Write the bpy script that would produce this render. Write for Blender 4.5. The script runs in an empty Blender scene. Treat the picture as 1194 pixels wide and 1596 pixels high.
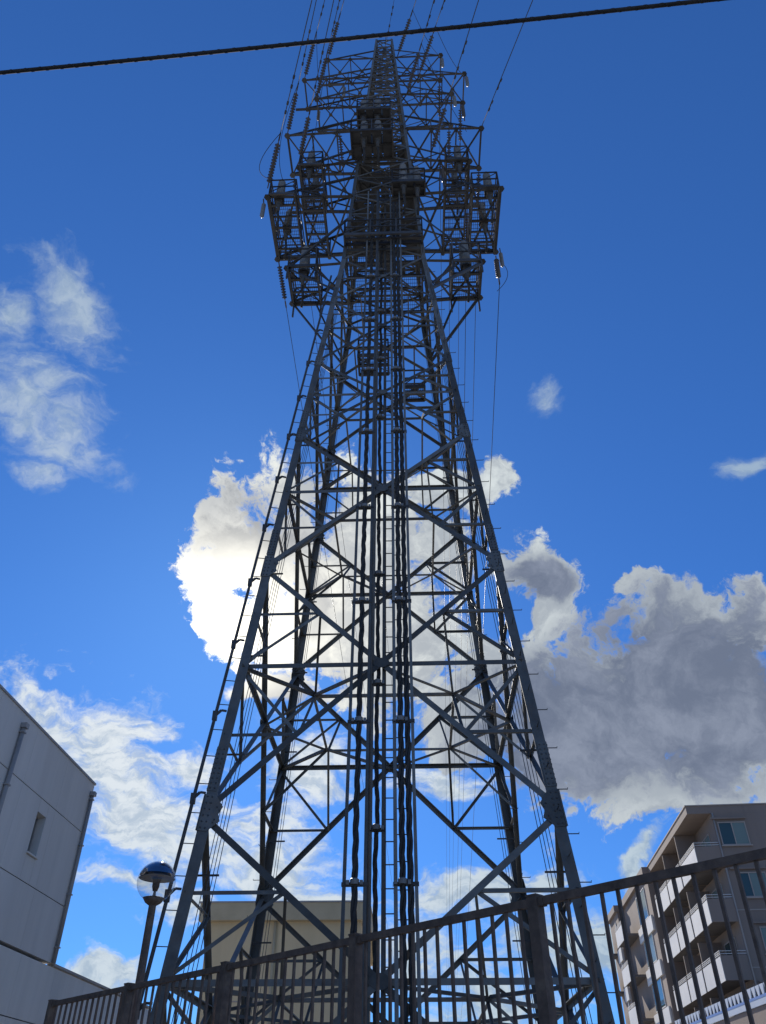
import bpy, bmesh, math, random
from mathutils import Vector, Matrix, Euler
random.seed(7)
sc = bpy.context.scene
C = sc.collection
R = math.radians

# ------------------------------------------------------------------ camera
EYE = 1.6
PITCH = R(38.66)
cam = bpy.data.objects.new('camera', bpy.data.cameras.new('camera'))
C.objects.link(cam); sc.camera = cam
cam.location = (0, 0, EYE); cam.rotation_euler = (math.pi/2 + PITCH, 0, 0)
cam.data.sensor_fit = 'VERTICAL'; cam.data.sensor_height = 36; cam.data.lens = 36*1215/1596
cam.data.clip_start = 0.05; cam.data.clip_end = 5000

SUN_AZ, SUN_EL = R(-12.4), R(30.0)          # azimuth from +Y towards +X
SUN = Vector((math.sin(SUN_AZ)*math.cos(SUN_EL), math.cos(SUN_AZ)*math.cos(SUN_EL), math.sin(SUN_EL)))
sl = bpy.data.lights.new('sun', 'SUN'); sl.energy = 4.8; sl.angle = R(0.5); sl.color = (1, .95, .87)
so = bpy.data.objects.new('sun', sl); C.objects.link(so)
so.rotation_euler = SUN.to_track_quat('Z', 'Y').to_euler()
sc.view_settings.view_transform = 'Standard'; sc.view_settings.look = 'None'
sc.view_settings.gamma = 1; sc.view_settings.use_curve_mapping = False
sc.view_settings.exposure = 0.0
sc.cycles.max_bounces = 4; sc.cycles.diffuse_bounces = 2; sc.cycles.transparent_max_bounces = 8

def ray(px, py):
    """ direction per metre of forward distance Y for a place seen in the photograph """
    v = (798-py)/1215; den = math.cos(PITCH) - v*math.sin(PITCH)
    return Vector((((px-597)/1215)/den, 1.0, (math.sin(PITCH)+v*math.cos(PITCH))/den))
def at(px, py, Y): return Vector((0, 0, EYE)) + ray(px, py)*Y

# ------------------------------------------------------------------ world: sky and clouds by direction
W = bpy.data.worlds.new('World'); sc.world = W; W.use_nodes = True
nt = W.node_tree; N = nt.nodes; L = nt.links
for n in list(N): N.remove(n)
STR = 0.1
def nn(t, **k):
    n = N.new(t)
    for a, b in k.items(): setattr(n, a, b)
    return n
def setin(sock, v):
    if isinstance(v, (int, float, tuple, list, Vector)): sock.default_value = v
    else: L.new(v, sock)
def M(op, a, b=0.0, c=0.0, clamp=False):
    n = nn('ShaderNodeMath', operation=op, use_clamp=clamp)
    setin(n.inputs[0], a); setin(n.inputs[1], b)
    if len(n.inputs) > 2: setin(n.inputs[2], c)
    return n.outputs[0]
def sstep(x, a, b):
    n = nn('ShaderNodeMapRange', interpolation_type='SMOOTHSTEP')
    setin(n.inputs['Value'], x); n.inputs['From Min'].default_value = a; n.inputs['From Max'].default_value = b
    return n.outputs['Result']
def mixc(f, a, b, mode='MIX'):
    n = nn('ShaderNodeMix', data_type='RGBA', blend_type=mode)
    setin(n.inputs[0], f); setin(n.inputs[6], a); setin(n.inputs[7], b)
    return n.outputs[2]
def c4(r, g, b, k=1.0): return (r*k, g*k, b*k, 1)
tc = nn('ShaderNodeTexCoord'); DIR = tc.outputs['Generated']
sky = nn('ShaderNodeTexSky', sky_type='NISHITA', sun_disc=False, sun_elevation=SUN_EL, sun_rotation=SUN_AZ,
         altitude=600, air_density=1.0, dust_density=0.25, ozone_density=2.0)
def cam_dir(px, py): return ray(px, py).normalized()
def blob(px, py, rx, ry, rot=0.0, w=1.0):
    """ an ellipsoidal puff round one direction of the sky, 1 at its middle and 0 at its rim """
    c = cam_dir(px, py); e = 4.0
    dx = (cam_dir(px+e, py)-c)/e; dy = (cam_dir(px, py-e)-c)/e
    ct, st = math.cos(R(rot)), math.sin(R(rot))
    a = dx*ct + dy*st; b = dy*ct - dx*st
    return puff(c, a, a.length*rx, b.length*ry, w)
def puff(c, a, ra, rb, w):
    a = (a - c*a.dot(c)).normalized(); b = c.cross(a).normalized()
    m = Matrix((a, b, c)).transposed()
    mp = nn('ShaderNodeMapping', vector_type='TEXTURE')
    L.new(WDIR, mp.inputs['Vector'])
    mp.inputs['Location'].default_value = c; mp.inputs['Rotation'].default_value = m.to_euler('XYZ')
    mp.inputs['Scale'].default_value = (ra, rb, 0.6)
    ln = nn('ShaderNodeVectorMath', operation='LENGTH'); L.new(mp.outputs[0], ln.inputs[0])
    return M('SUBTRACT', w, M('MULTIPLY', ln.outputs['Value'], w) if w != 1.0 else ln.outputs['Value'])
def azel(az, el, ra, rb, w=1.0):
    az, el = R(az), R(el)
    c = Vector((math.sin(az)*math.cos(el), math.cos(az)*math.cos(el), math.sin(el)))
    return puff(c, Vector((c.y, -c.x, 0.0)), R(ra), R(rb), w)
def union(bs, k=0.25):
    o = bs[0]
    for b in bs[1:]: o = M('SMOOTH_MAX', o, b, k)
    return o
def noise(scale, detail=8, rough=.55, vec=None, dist=0.0, lac=2.0):
    n = nn('ShaderNodeTexNoise'); L.new(vec or DIR, n.inputs['Vector'])
    n.inputs['Scale'].default_value = scale; n.inputs['Detail'].default_value = detail
    n.inputs['Roughness'].default_value = rough; n.inputs['Distortion'].default_value = dist
    n.inputs['Lacunarity'].default_value = lac
    return n
# gentle domain warp so that no puff keeps a smooth outline
wn = noise(9.0, 6, .55)
ws = nn('ShaderNodeVectorMath', operation='SUBTRACT'); L.new(wn.outputs['Color'], ws.inputs[0]); ws.inputs[1].default_value = (.5, .5, .5)
wm = nn('ShaderNodeVectorMath', operation='SCALE'); L.new(ws.outputs[0], wm.inputs[0]); wm.inputs['Scale'].default_value = 0.10
wa = nn('ShaderNodeVectorMath', operation='ADD'); L.new(DIR, wa.inputs[0]); L.new(wm.outputs[0], wa.inputs[1])
WDIR = wa.outputs[0]
# dense cumulus
cumulus = union([blob(*b) for b in [
    (350, 815, 60, 55), (330, 900, 55, 60), (352, 975, 68, 62), (430, 850, 105, 110), (455, 760, 60, 34),
    (500, 960, 130, 140), (580, 860, 85, 110), (600, 1010, 120, 110), (700, 770, 60, 38), (690, 870, 62, 60),
    (835, 895, 72, 42, -20), (870, 945, 42, 50), (775, 745, 22, 34),
    (1000, 1075, 150, 110), (1085, 960, 115, 62, -5), (1165, 985, 80, 80), (990, 912, 30, 14, 5), (905, 1170, 150, 95), (790, 1040, 110, 95),
    (1030, 1230, 150, 70), (1150, 1150, 120, 130), (740, 1130, 110, 65)]], .22)
far_cumulus = union([azel(*b) for b in [(75, 30, 24, 9), (140, 26, 26, 10), (-150, 30, 24, 10), (-85, 40, 16, 8)]], .3)
# thin white sheets and wisps
thin = union([blob(*b) for b in [
    (75, 1110, 120, 52, -25), (170, 1190, 150, 80, -38), (225, 1270, 150, 75, -25), (320, 1310, 150, 85, -10), (430, 1330, 120, 70), (300, 1200, 45, 30),
    (205, 1378, 100, 20, -14), (160, 1530, 75, 30), (510, 1410, 90, 50), (480, 1200, 90, 40), (730, 1395, 120, 38, 8), (640, 1490, 120, 80), (860, 1372, 60, 26), (880, 1480, 110, 60),
    (690, 1210, 80, 25), (1010, 1335, 45, 16, 50), (270, 1420, 60, 30), (780, 1560, 100, 60)]], .2)
wisps = union([blob(*b) for b in [
    (112, 480, 105, 50, -50), (12, 475, 48, 32, -30), (40, 610, 130, 62, -20), (110, 655, 55, 60, -50), (65, 735, 55, 24, -5), (95, 700, 90, 36, -25), (850, 612, 26, 22), (1165, 722, 50, 20, 25)]], .2)
n1 = noise(11.0, 12, .66, WDIR, .1).outputs['Fac']
n2 = noise(34.0, 10, .62, WDIR, .15).outputs['Fac']
n3 = noise(5.5, 8, .6).outputs['Fac']
def off(n, k): return M('MULTIPLY', M('SUBTRACT', n, .5), k)
cf = M('ADD', M('ADD', M('MAXIMUM', cumulus, far_cumulus), off(n1, 2.9)), M('MULTIPLY_ADD', n2, 1.5, -.62))
grey = union([blob(*b) for b in [
    (1090, 1075, 225, 175), (870, 1130, 180, 135), (845, 905, 62, 34, -20), (405, 850, 100, 88, -40), (460, 940, 60, 60), (420, 1090, 70, 40)]], .3)
fg = M('MAXIMUM', grey, M('SUBTRACT', far_cumulus, .2))
cf = M('MAXIMUM', cf, M('ADD', fg, M('MULTIPLY_ADD', n1, 1.6, -.92)))
a_cum = sstep(cf, .02, .34)
thick = sstep(M('ADD', M('ADD', fg, off(n1, 2.2)), off(n2, .9)), -.12, .36)
# stretched noise for the sheets
ms = nn('ShaderNodeMapping'); L.new(WDIR, ms.inputs['Vector'])
ms.inputs['Rotation'].default_value = (0, R(-28), R(12)); ms.inputs['Scale'].default_value = (1.0, 1.4, 2.6)
n4 = noise(10.0, 12, .62, ms.outputs[0], .3).outputs['Fac']
n5 = noise(34.0, 8, .6, ms.outputs[0], .2).outputs['Fac']
a_thin = M('MULTIPLY', sstep(M('ADD', M('ADD', thin, off(n4, 3.4)), off(n5, 1.3)), -.3, .75), .95)
a_wisp = M('MULTIPLY', sstep(M('ADD', M('ADD', wisps, off(n4, 2.8)), off(n5, .9)), -.35, 1.15), .8)
# sun nearness
dp = nn('ShaderNodeVectorMath', operation='DOT_PRODUCT'); L.new(DIR, dp.inputs[0]); dp.inputs[1].default_value = SUN
cosang = dp.outputs['Value']
def lobe(k): return M('POWER', M('MAXIMUM', cosang, 0.0), k)
g_small, g_mid, g_wide = lobe(300.0), lobe(60.0), lobe(9.0)
# sky colour
gm = nn('ShaderNodeGamma'); L.new(sky.outputs[0], gm.inputs[0]); gm.inputs[1].default_value = .75
SKYC = mixc(1.0, gm.outputs[0], c4(.36, .92, 1.95), 'MULTIPLY')
k = 1/STR
rim = mixc(g_mid, c4(.68, .74, .76, k), c4(1.25, 1.2, 1.05, k))
core = mixc(g_mid, c4(.155, .19, .275, k), c4(.30, .32, .345, k))
core = mixc(sstep(n1, .40, .68), core, mixc(1.0, core, c4(1.75, 1.65, 1.5), 'MULTIPLY'))
rim = mixc(sstep(M('ADD', n1, M('MULTIPLY', n2, .6)), .72, 1.02), mixc(1.0, rim, c4(.58, .60, .66), 'MULTIPLY'), rim)
cumc = mixc(thick, rim, core)
cumc = mixc(M('MULTIPLY', g_small, .95), cumc, c4(2.4, 2.3, 2.0, k))
thc = mixc(g_wide, c4(.42, .54, .62, k), c4(.86, .90, .92, k))
thc = mixc(sstep(n5, .36, .62), mixc(1.0, thc, c4(.66, .72, .80), 'MULTIPLY'), thc)
o1 = mixc(a_wisp, SKYC, mixc(.5, thc, c4(.33, .45, .58, k)))
o2 = mixc(a_thin, o1, thc)
o3 = mixc(a_cum, o2, cumc)
bg = nn('ShaderNodeBackground'); L.new(o3, bg.inputs[0]); bg.inputs[1].default_value = STR
ow = nn('ShaderNodeOutputWorld'); L.new(bg.outputs[0], ow.inputs[0])

# ------------------------------------------------------------------ materials
def mat(name, col, rough=.6, metal=0.0, var=.25, vscale=3.0, bump=0.0, bscale=60, dirt=None, dscale=1.2, spec=.5, streak=False, each=0.0):
    m = bpy.data.materials.new(name); m.use_nodes = True
    t = m.node_tree; b = t.nodes['Principled BSDF']
    g = t.nodes.new('ShaderNodeNewGeometry')
    pos = g.outputs['Position']
    if streak:
        mp = t.nodes.new('ShaderNodeMapping'); mp.inputs['Scale'].default_value = (1, 1, .12)
        t.links.new(pos, mp.inputs[0]); pos = mp.outputs[0]
    def nz(s, d=6):
        n = t.nodes.new('ShaderNodeTexNoise'); n.inputs['Scale'].default_value = s; n.inputs['Detail'].default_value = d
        n.inputs['Roughness'].default_value = .65
        t.links.new(pos, n.inputs['Vector']); return n.outputs['Fac']
    r = t.nodes.new('ShaderNodeValToRGB')
    r.color_ramp.elements[0].position = .3; r.color_ramp.elements[1].position = .7
    r.color_ramp.elements[0].color = tuple(x*(1-var) for x in col)+(1,)
    r.color_ramp.elements[1].color = tuple(min(1, x*(1+var)) for x in col)+(1,)
    t.links.new(nz(vscale), r.inputs[0]); out = r.outputs[0]
    if dirt:
        mr = t.nodes.new('ShaderNodeMapRange'); mr.inputs['From Min'].default_value = .54; mr.inputs['From Max'].default_value = .72
        t.links.new(nz(dscale, 9), mr.inputs['Value'])
        mx = t.nodes.new('ShaderNodeMix'); mx.data_type = 'RGBA'
        t.links.new(mr.outputs[0], mx.inputs[0]); t.links.new(out, mx.inputs[6]); mx.inputs[7].default_value = tuple(dirt)+(1,)
        out = mx.outputs[2]
    if each:                                                  # every piece of steel weathers a little differently
        oi = t.nodes.new('ShaderNodeObjectInfo'); er = t.nodes.new('ShaderNodeMapRange')
        er.inputs['To Min'].default_value = 1-each; er.inputs['To Max'].default_value = 1+each
        t.links.new(oi.outputs['Random'], er.inputs['Value'])
        vm = t.nodes.new('ShaderNodeVectorMath'); vm.operation = 'SCALE'
        t.links.new(out, vm.inputs[0]); t.links.new(er.outputs[0], vm.inputs['Scale']); out = vm.outputs[0]
    t.links.new(out, b.inputs['Base Color'])
    b.inputs['Roughness'].default_value = rough; b.inputs['Metallic'].default_value = metal
    b.inputs['Specular IOR Level'].default_value = spec
    if bump:
        bn = t.nodes.new('ShaderNodeBump'); bn.inputs['Strength'].default_value = bump; bn.inputs['Distance'].default_value = .01
        t.links.new(nz(bscale, 4), bn.inputs['Height']); t.links.new(bn.outputs[0], b.inputs['Normal'])
    return m
STEEL = mat('galvanised_steel', (.130, .130, .118), .55, .25, .3, 2.2, .15, 40, (.15, .115, .085), 1.6, each=.4)
STEELD = mat('weathered_steel', (.062, .062, .06), .6, .2, .35, 2.0, .1, 40, (.08, .06, .045), 1.4, each=.4)
PLATE = mat('platform_steel', (.075, .075, .072), .6, .2, .3, 2.5)
CABLE = mat('black_cable', (.055, .054, .052), .85, 0, .3, 5, .1, 30, spec=.1)
CLAMP = mat('cable_clamp', (.20, .20, .19), .5, .2, .2, 5)
PORC = mat('grey_porcelain', (.19, .19, .18), .35, 0, .15, 4)
DISC = mat('brown_insulator', (.075, .065, .06), .3, 0, .2, 4)
WIRE = mat('aluminium_wire', (.07, .075, .08), .5, .3, .2, 2)
FENCE = mat('brown_fence_paint', (.15, .10, .068), .65, 0, .4, 9, .4, 120, (.23, .165, .11), 7)
CONC = mat('concrete', (.42, .40, .36), .85, 0, .2, 2, .3, 60, (.30, .28, .25), .8)
GRAVEL = mat('gravel', (.22, .21, .19), .95, 0, .45, 14, .8, 50, (.12, .12, .1), 2)
ASPH = mat('asphalt', (.055, .055, .057), .9, 0, .3, 12, .4, 80, (.08, .08, .08), .6)
ALC = mat('grey_wall_panel', (.70, .65, .58), .8, 0, .13, .7, .15, 40, (.66, .60, .53), .5, streak=True)
ALC2 = mat('pale_wall_panel', (.74, .69, .61), .8, 0, .12, .7, .15, 40, (.70, .64, .56), .5, streak=True)
TRIM = mat('grey_trim', (.36, .33, .30), .5, .1, .15, 3)
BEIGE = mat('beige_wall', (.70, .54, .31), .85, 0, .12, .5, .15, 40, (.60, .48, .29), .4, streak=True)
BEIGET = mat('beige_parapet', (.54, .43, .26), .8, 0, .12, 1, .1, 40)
TAUPE = mat('taupe_wall', (.28, .215, .17), .85, 0, .12, .6, .2, 30, (.22, .17, .14), .5, streak=True)
TAUPEL = mat('light_taupe_trim', (.42, .35, .29), .8, 0, .1, 1)
WHITEP = mat('white_balcony_panel', (.70, .66, .60), .6, 0, .06, .8, 0, 40, (.6, .57, .52), .6)
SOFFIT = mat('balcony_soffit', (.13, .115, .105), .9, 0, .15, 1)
BLUEW = mat('blue_paint', (.12, .22, .50), .5, 0, .1, 2)
WHITE = mat('white_paint', (.55, .58, .63), .5, 0, .05, 2)
def glassy(name, tint, rough=.04, alpha=.0):
    m = bpy.data.materials.new(name); m.use_nodes = True; b = m.node_tree.nodes['Principled BSDF']
    b.inputs['Base Color'].default_value = tint+(1,); b.inputs['Roughness'].default_value = rough
    b.inputs['Specular IOR Level'].default_value = .45; b.inputs['IOR'].default_value = 1.45
    return m
PANE = glassy('window_glass', (.05, .085, .08)); CURT = glassy('curtained_glass', (.19, .24, .20), .25)
def clear_glass():
    m = bpy.data.materials.new('clear_globe'); m.use_nodes = True; t = m.node_tree
    for n in list(t.nodes): t.nodes.remove(n)
    tr = t.nodes.new('ShaderNodeBsdfTransparent'); tr.inputs[0].default_value = (.86, .87, .88, 1)
    gl = t.nodes.new('ShaderNodeBsdfGlossy'); gl.inputs['Roughness'].default_value = .02; gl.inputs[0].default_value = (.9, .9, .92, 1)
    lw = t.nodes.new('ShaderNodeLayerWeight'); lw.inputs[0].default_value = .5; pw = t.nodes.new('ShaderNodeMath'); pw.operation = 'POWER'; pw.inputs[1].default_value = 4; mu = t.nodes.new('ShaderNodeMath'); mu.operation = 'MULTIPLY_ADD'; mu.inputs[1].default_value = .55; mu.inputs[2].default_value = .04
    mx = t.nodes.new('ShaderNodeMixShader'); o = t.nodes.new('ShaderNodeOutputMaterial')
    t.links.new(lw.outputs['Facing'], pw.inputs[0]); t.links.new(pw.outputs[0], mu.inputs[0]); t.links.new(mu.outputs[0], mx.inputs[0]); t.links.new(tr.outputs[0], mx.inputs[1]); t.links.new(gl.outputs[0], mx.inputs[2])
    t.links.new(mx.outputs[0], o.inputs[0]); return m
GLOBE = clear_glass()
MIRROR = glassy('dark_mirror', (.35, .36, .40), .06); MIRROR.node_tree.nodes['Principled BSDF'].inputs['Metallic'].default_value = 1

# ------------------------------------------------------------------ builders
def link(name, me, m, parent=None, mw=None):
    o = bpy.data.objects.new(name, me); C.objects.link(o)
    if m and not me.materials: me.materials.append(m)
    if parent is not None: o.parent = parent
    if mw is not None: o.matrix_basis = mw
    return o
def tag(o, label=None, cat=None, group=None, kind=None):
    for k_, v in (('label', label), ('category', cat), ('group', group), ('kind', kind)):
        if v: o[k_] = v
    return o
def thing(name, label, cat, loc=(0, 0, 0), rz=0.0, group=None):
    o = bpy.data.objects.new(name, None); C.objects.link(o); o.location = loc; o.rotation_euler = (0, 0, rz)
    o.empty_display_size = .3
    return tag(o, label, cat, group)
class MB:
    """ collects shapes, then links them as one mesh object """
    def __init__(s): s.v = []; s.f = []
    def add(s, vs, fs):
        n = len(s.v); s.v += [tuple(v) for v in vs]; s.f += [tuple(i+n for i in f) for f in fs]
    def box(s, x0, y0, z0, x1, y1, z1, mw=None):
        vs = [Vector((x, y, z)) for z in (z0, z1) for y in (y0, y1) for x in (x0, x1)]
        if mw: vs = [mw @ v for v in vs]
        s.add(vs, [(0, 2, 3, 1), (4, 5, 7, 6), (0, 1, 5, 4), (2, 6, 7, 3), (0, 4, 6, 2), (1, 3, 7, 5)])
    def bar(s, a, b, w, h=None, up=(0, 0, 1)):
        a, b = Vector(a), Vector(b); z = (b-a); ln = z.length
        m = frame(a, b, up); h = h or w
        s.box(-w/2, -h/2, 0, w/2, h/2, ln, m)
    def tube(s, pts, r, n=6, cap=True):
        pts = [Vector(p) for p in pts]; rings = []
        up = Vector((.31, .17, .93))
        for i, p in enumerate(pts):
            d = (pts[min(i+1, len(pts)-1)]-pts[max(i-1, 0)]).normalized()
            x = d.cross(up)
            if x.length < .05: x = d.cross(Vector((1, 0, 0)))
            x.normalize(); y = d.cross(x)
            rr = r[i] if isinstance(r, (list, tuple)) else r
            rings.append([p + x*rr*math.cos(2*math.pi*k_/n) + y*rr*math.sin(2*math.pi*k_/n) for k_ in range(n)])
        vs = [v for g_ in rings for v in g_]
        fs = [(i*n+k_, i*n+(k_+1) % n, (i+1)*n+(k_+1) % n, (i+1)*n+k_) for i in range(len(rings)-1) for k_ in range(n)]
        if cap: fs += [tuple(range(n))[::-1], tuple(range((len(rings)-1)*n, len(rings)*n))]
        s.add(vs, fs)
    def lathe(s, prof, n=16, mw=None):
        vs = []; fs = []
        for r, z in prof:
            for k_ in range(n):
                v = Vector((r*math.cos(2*math.pi*k_/n), r*math.sin(2*math.pi*k_/n), z)); vs.append(mw @ v if mw else v)
        for i in range(len(prof)-1):
            for k_ in range(n): fs.append((i*n+k_, i*n+(k_+1) % n, (i+1)*n+(k_+1) % n, (i+1)*n+k_))
        s.add(vs, fs)
    def mesh(s, name, smooth=False):
        me = bpy.data.meshes.new(name); me.from_pydata(s.v, [], s.f); me.update()
        if smooth:
            for p in me.polygons: p.use_smooth = True
        return me
    def build(s, name, m, parent=None, smooth=False):
        return link(name, s.mesh(name, smooth), m, parent)
def frame(a, b, up=(0, 0, 1), flip=1):
    """ matrix whose Z runs from a to b and whose Y leans towards up """
    a, b = Vector(a), Vector(b); z = (b-a).normalized(); u = Vector(up)
    y = u - z*u.dot(z)
    if y.length < 1e-3:
        u = Vector((0, 1, 0)) if abs(z.y) < .9 else Vector((1, 0, 0)); y = u - z*u.dot(z)
    y.normalize(); x = y.cross(z)*flip
    m = Matrix((x, y, z)).transposed().to_4x4(); m.translation = a
    return m
_shared = {}
def angle_mesh(t, m):
    """ unit steel angle: flange 1 wide along X at y 0, the other along -Y, thickness t """
    key = ('angle', t, m.name)
    if key not in _shared:
        pr = [(-.5, 0), (.5, 0), (.5, -1), (.5-t, -1), (.5-t, -t), (-.5, -t)]
        v = [(x, y, z) for z in (0, 1) for x, y in pr]; n = 6
        f = [(i, (i+1) % n, n+(i+1) % n, n+i) for i in range(n)] + [(0, 3, 4, 5), (0, 1, 2, 3), (6, 11, 10, 9), (6, 9, 8, 7)]
        me = bpy.data.meshes.new('steel_angle'); me.from_pydata(v, [], f); me.update(); me.materials.append(m); _shared[key] = me
    return _shared[key]
def corner_mesh(t, m):
    key = ('corner', t, m.name)
    if key not in _shared:
        pr = [(0, 0), (1, 0), (1, t), (t, t), (t, 1), (0, 1)]
        v = [(x, y, z) for z in (0, 1) for x, y in pr]; n = 6
        f = [(i, (i+1) % n, n+(i+1) % n, n+i) for i in range(n)] + [(0, 3, 2, 1), (0, 5, 4, 3), (6, 7, 8, 9), (6, 9, 10, 11)]
        me = bpy.data.meshes.new('leg_angle'); me.from_pydata(v, [], f); me.update(); me.materials.append(m); _shared[key] = me
    return _shared[key]
def member(name, a, b, w, out, parent, m=None, off=0.0, trim=0.0, flip=1):
    m = m or STEEL
    a, b, out = Vector(a), Vector(b), Vector(out).normalized()
    d = (b-a).normalized(); a = a + d*trim; b = b - d*trim
    u = out - d*out.dot(d); u.normalize()
    a = a+u*off; b = b+u*off
    mw = frame(a, b, out, flip) @ Matrix.Diagonal((w, w, (b-a).length, 1))
    return link(name, angle_mesh(.13, m), None, parent, mw)

# ------------------------------------------------------------------ ground
def sheet(name, pts, m, z):
    me = bpy.data.meshes.new(name); me.from_pydata([(x, y, z) for x, y in pts], [], [tuple(range(len(pts)))]); me.update()
    o = link(name, me, m); return tag(o, kind='structure')
sheet('ground', [(-900, -600), (900, -600), (900, 1800), (-900, 1800)], CONC, -.008)
FP = Vector((.1783*6, 6.0)); FD = Vector((-.866, .907)).normalized()      # fence line
FN = Vector((FD.y, -FD.x))                                                  # towards the tower
def fp(s, off=0.0): return FP + FD*s + FN*off
SP = 7.524/4
p0, p1 = fp(-SP*6), fp(SP*3)
sheet('road', [tuple(fp(-60, -7)), tuple(fp(-60, -.9)), tuple(fp(60, -.9)), tuple(fp(60, -7))], ASPH, 0)
sheet('tower_yard', [tuple(p0+FN*.2), (30, 14), (30, 30), (-9, 30), (-6, 14), tuple(p1+FN*.2)], GRAVEL, .0)
kb = MB(); d3 = Vector((FD.x, FD.y, 0)); n3v = Vector((FN.x, FN.y, 0))
fm = Matrix((d3, n3v, Vector((0, 0, 1)))).transposed().to_4x4(); fm.translation = Vector((FP.x, FP.y, 0))
kb.box(-60, -.9, -.004, 60, -.78, .12, fm)
tag(kb.build('kerb', CONC), kind='structure')

# ------------------------------------------------------------------ lattice tower
TW = thing('lattice_tower', 'tall grey steel lattice transmission tower filling the middle of the picture', 'pylon', (.09, 20, .1), R(-2.2))
ZO = EYE - .1                                                # local z = height above eye level + ZO
def wid(z):                                                 # half width, z above the eye
    return 4.155-.0877*z if z < 27.9 else 3.003-.0464*z
def P(sx, sy, z): return Vector((sx*wid(z), sy*wid(z), z+ZO))
FACES = [((-1, -1), (1, -1), (0, -1, 0)), ((1, 1), (-1, 1), (0, 1, 0)), ((-1, 1), (-1, -1), (-1, 0, 0)), ((1, -1), (1, 1), (1, 0, 0))]
TOP = 53.2
for sx in (-1, 1):
    for sy in (-1, 1):
        for z0, z1, w in ((-1.5, 11.73, .235), (11.73, 20.87, .215), (20.87, 27.9, .19), (27.9, 40, .15), (40, TOP, .12)):
            a, b = P(sx, sy, z0), P(sx, sy, z1); zz = (b-a).normalized()
            x = Vector((-sx, 0, 0)); x = (x-zz*x.dot(zz)).normalized(); y = Vector((0, -sy, 0)); y = (y-zz*y.dot(zz)-x*y.dot(x)).normalized()
            mw = Matrix((x, y, zz)).transposed().to_4x4(); mw.translation = a
            link('leg', corner_mesh(.1, STEEL), None, TW, mw @ Matrix.Diagonal((w, w, (b-a).length, 1)))
        ft = MB(); c = P(sx, sy, -1.5)
        ft.lathe([(.0, .12), (.42, .12), (.45, .08), (.55, -.4), (.0, -.4)], 20, Matrix.Translation(c-Vector((sx*.1, sy*.1, 0))))
        ft.build('footing', CONC, TW)
J = [-1.37, 5.18, 11.73, 17.0, 20.87, 24.79, 27.9]
def lerp(a, b, t): return a+(b-a)*t
def legpt(s, z): return P(s[0], s[1], z)
cross_z = []
bolt_me = None
def bolts_mesh(pts, key):
    if key not in _shared:
        mb = MB()
        for x, z in pts:
            mb.lathe([(.019, 0), (.019, .016), (.0, .018)], 6, Matrix.Translation((x, 0, z)) @ Matrix.Rotation(-math.pi/2, 4, 'X'))
        me = mb.mesh('bolt_heads'); me.materials.append(STEELD); _shared[key] = me
    return _shared[key]
def plate_mesh(outline, t, key, m):
    if key not in _shared:
        n = len(outline); v = [(x, 0, z) for x, z in outline]+[(x, t, z) for x, z in outline]
        f = [tuple(range(n))[::-1], tuple(range(n, 2*n))]+[(i, (i+1) % n, n+(i+1) % n, n+i) for i in range(n)]
        me = bpy.data.meshes.new('plate'); me.from_pydata(v, [], f); me.update(); me.materials.append(m); _shared[key] = me
    return _shared[key]
def face_matrix(origin, inward, up, out, sc_=1.0):
    """ X inward along the face, Z up the leg, Y outward """
    z = Vector(up).normalized(); y = Vector(out); y = (y-z*y.dot(z)).normalized(); x = Vector(inward); x = (x-z*x.dot(z)-y*x.dot(y)).normalized()
    m = Matrix((x, y, z)).transposed().to_4x4(); m.translation = Vector(origin)
    return m @ Matrix.Diagonal((sc_, sc_, sc_, 1))
GUS = [(-.035, -.34), (.2, -.34), (.42, -.12), (.36, .02), (.42, .18), (.22, .42), (-.035, .42)]
GB = [(.05+.1*i, -.28+.13*j) for i in range(2) for j in range(6)]+[(.3, -.1), (.36, .1), (.28, -.16), (.3, .16)]
SPL = [(.0, -.5), (.2, -.5), (.2, .5), (.0, .5)]
SB = [(.05+.1*i, -.44+.11*j) for i in range(2) for j in range(9)]
CG = [(-.3, -.07), (-.12, -.2), (.12, -.2), (.3, -.07), (.3, .07), (.12, .2), (-.12, .2), (-.3, .07)]
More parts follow.
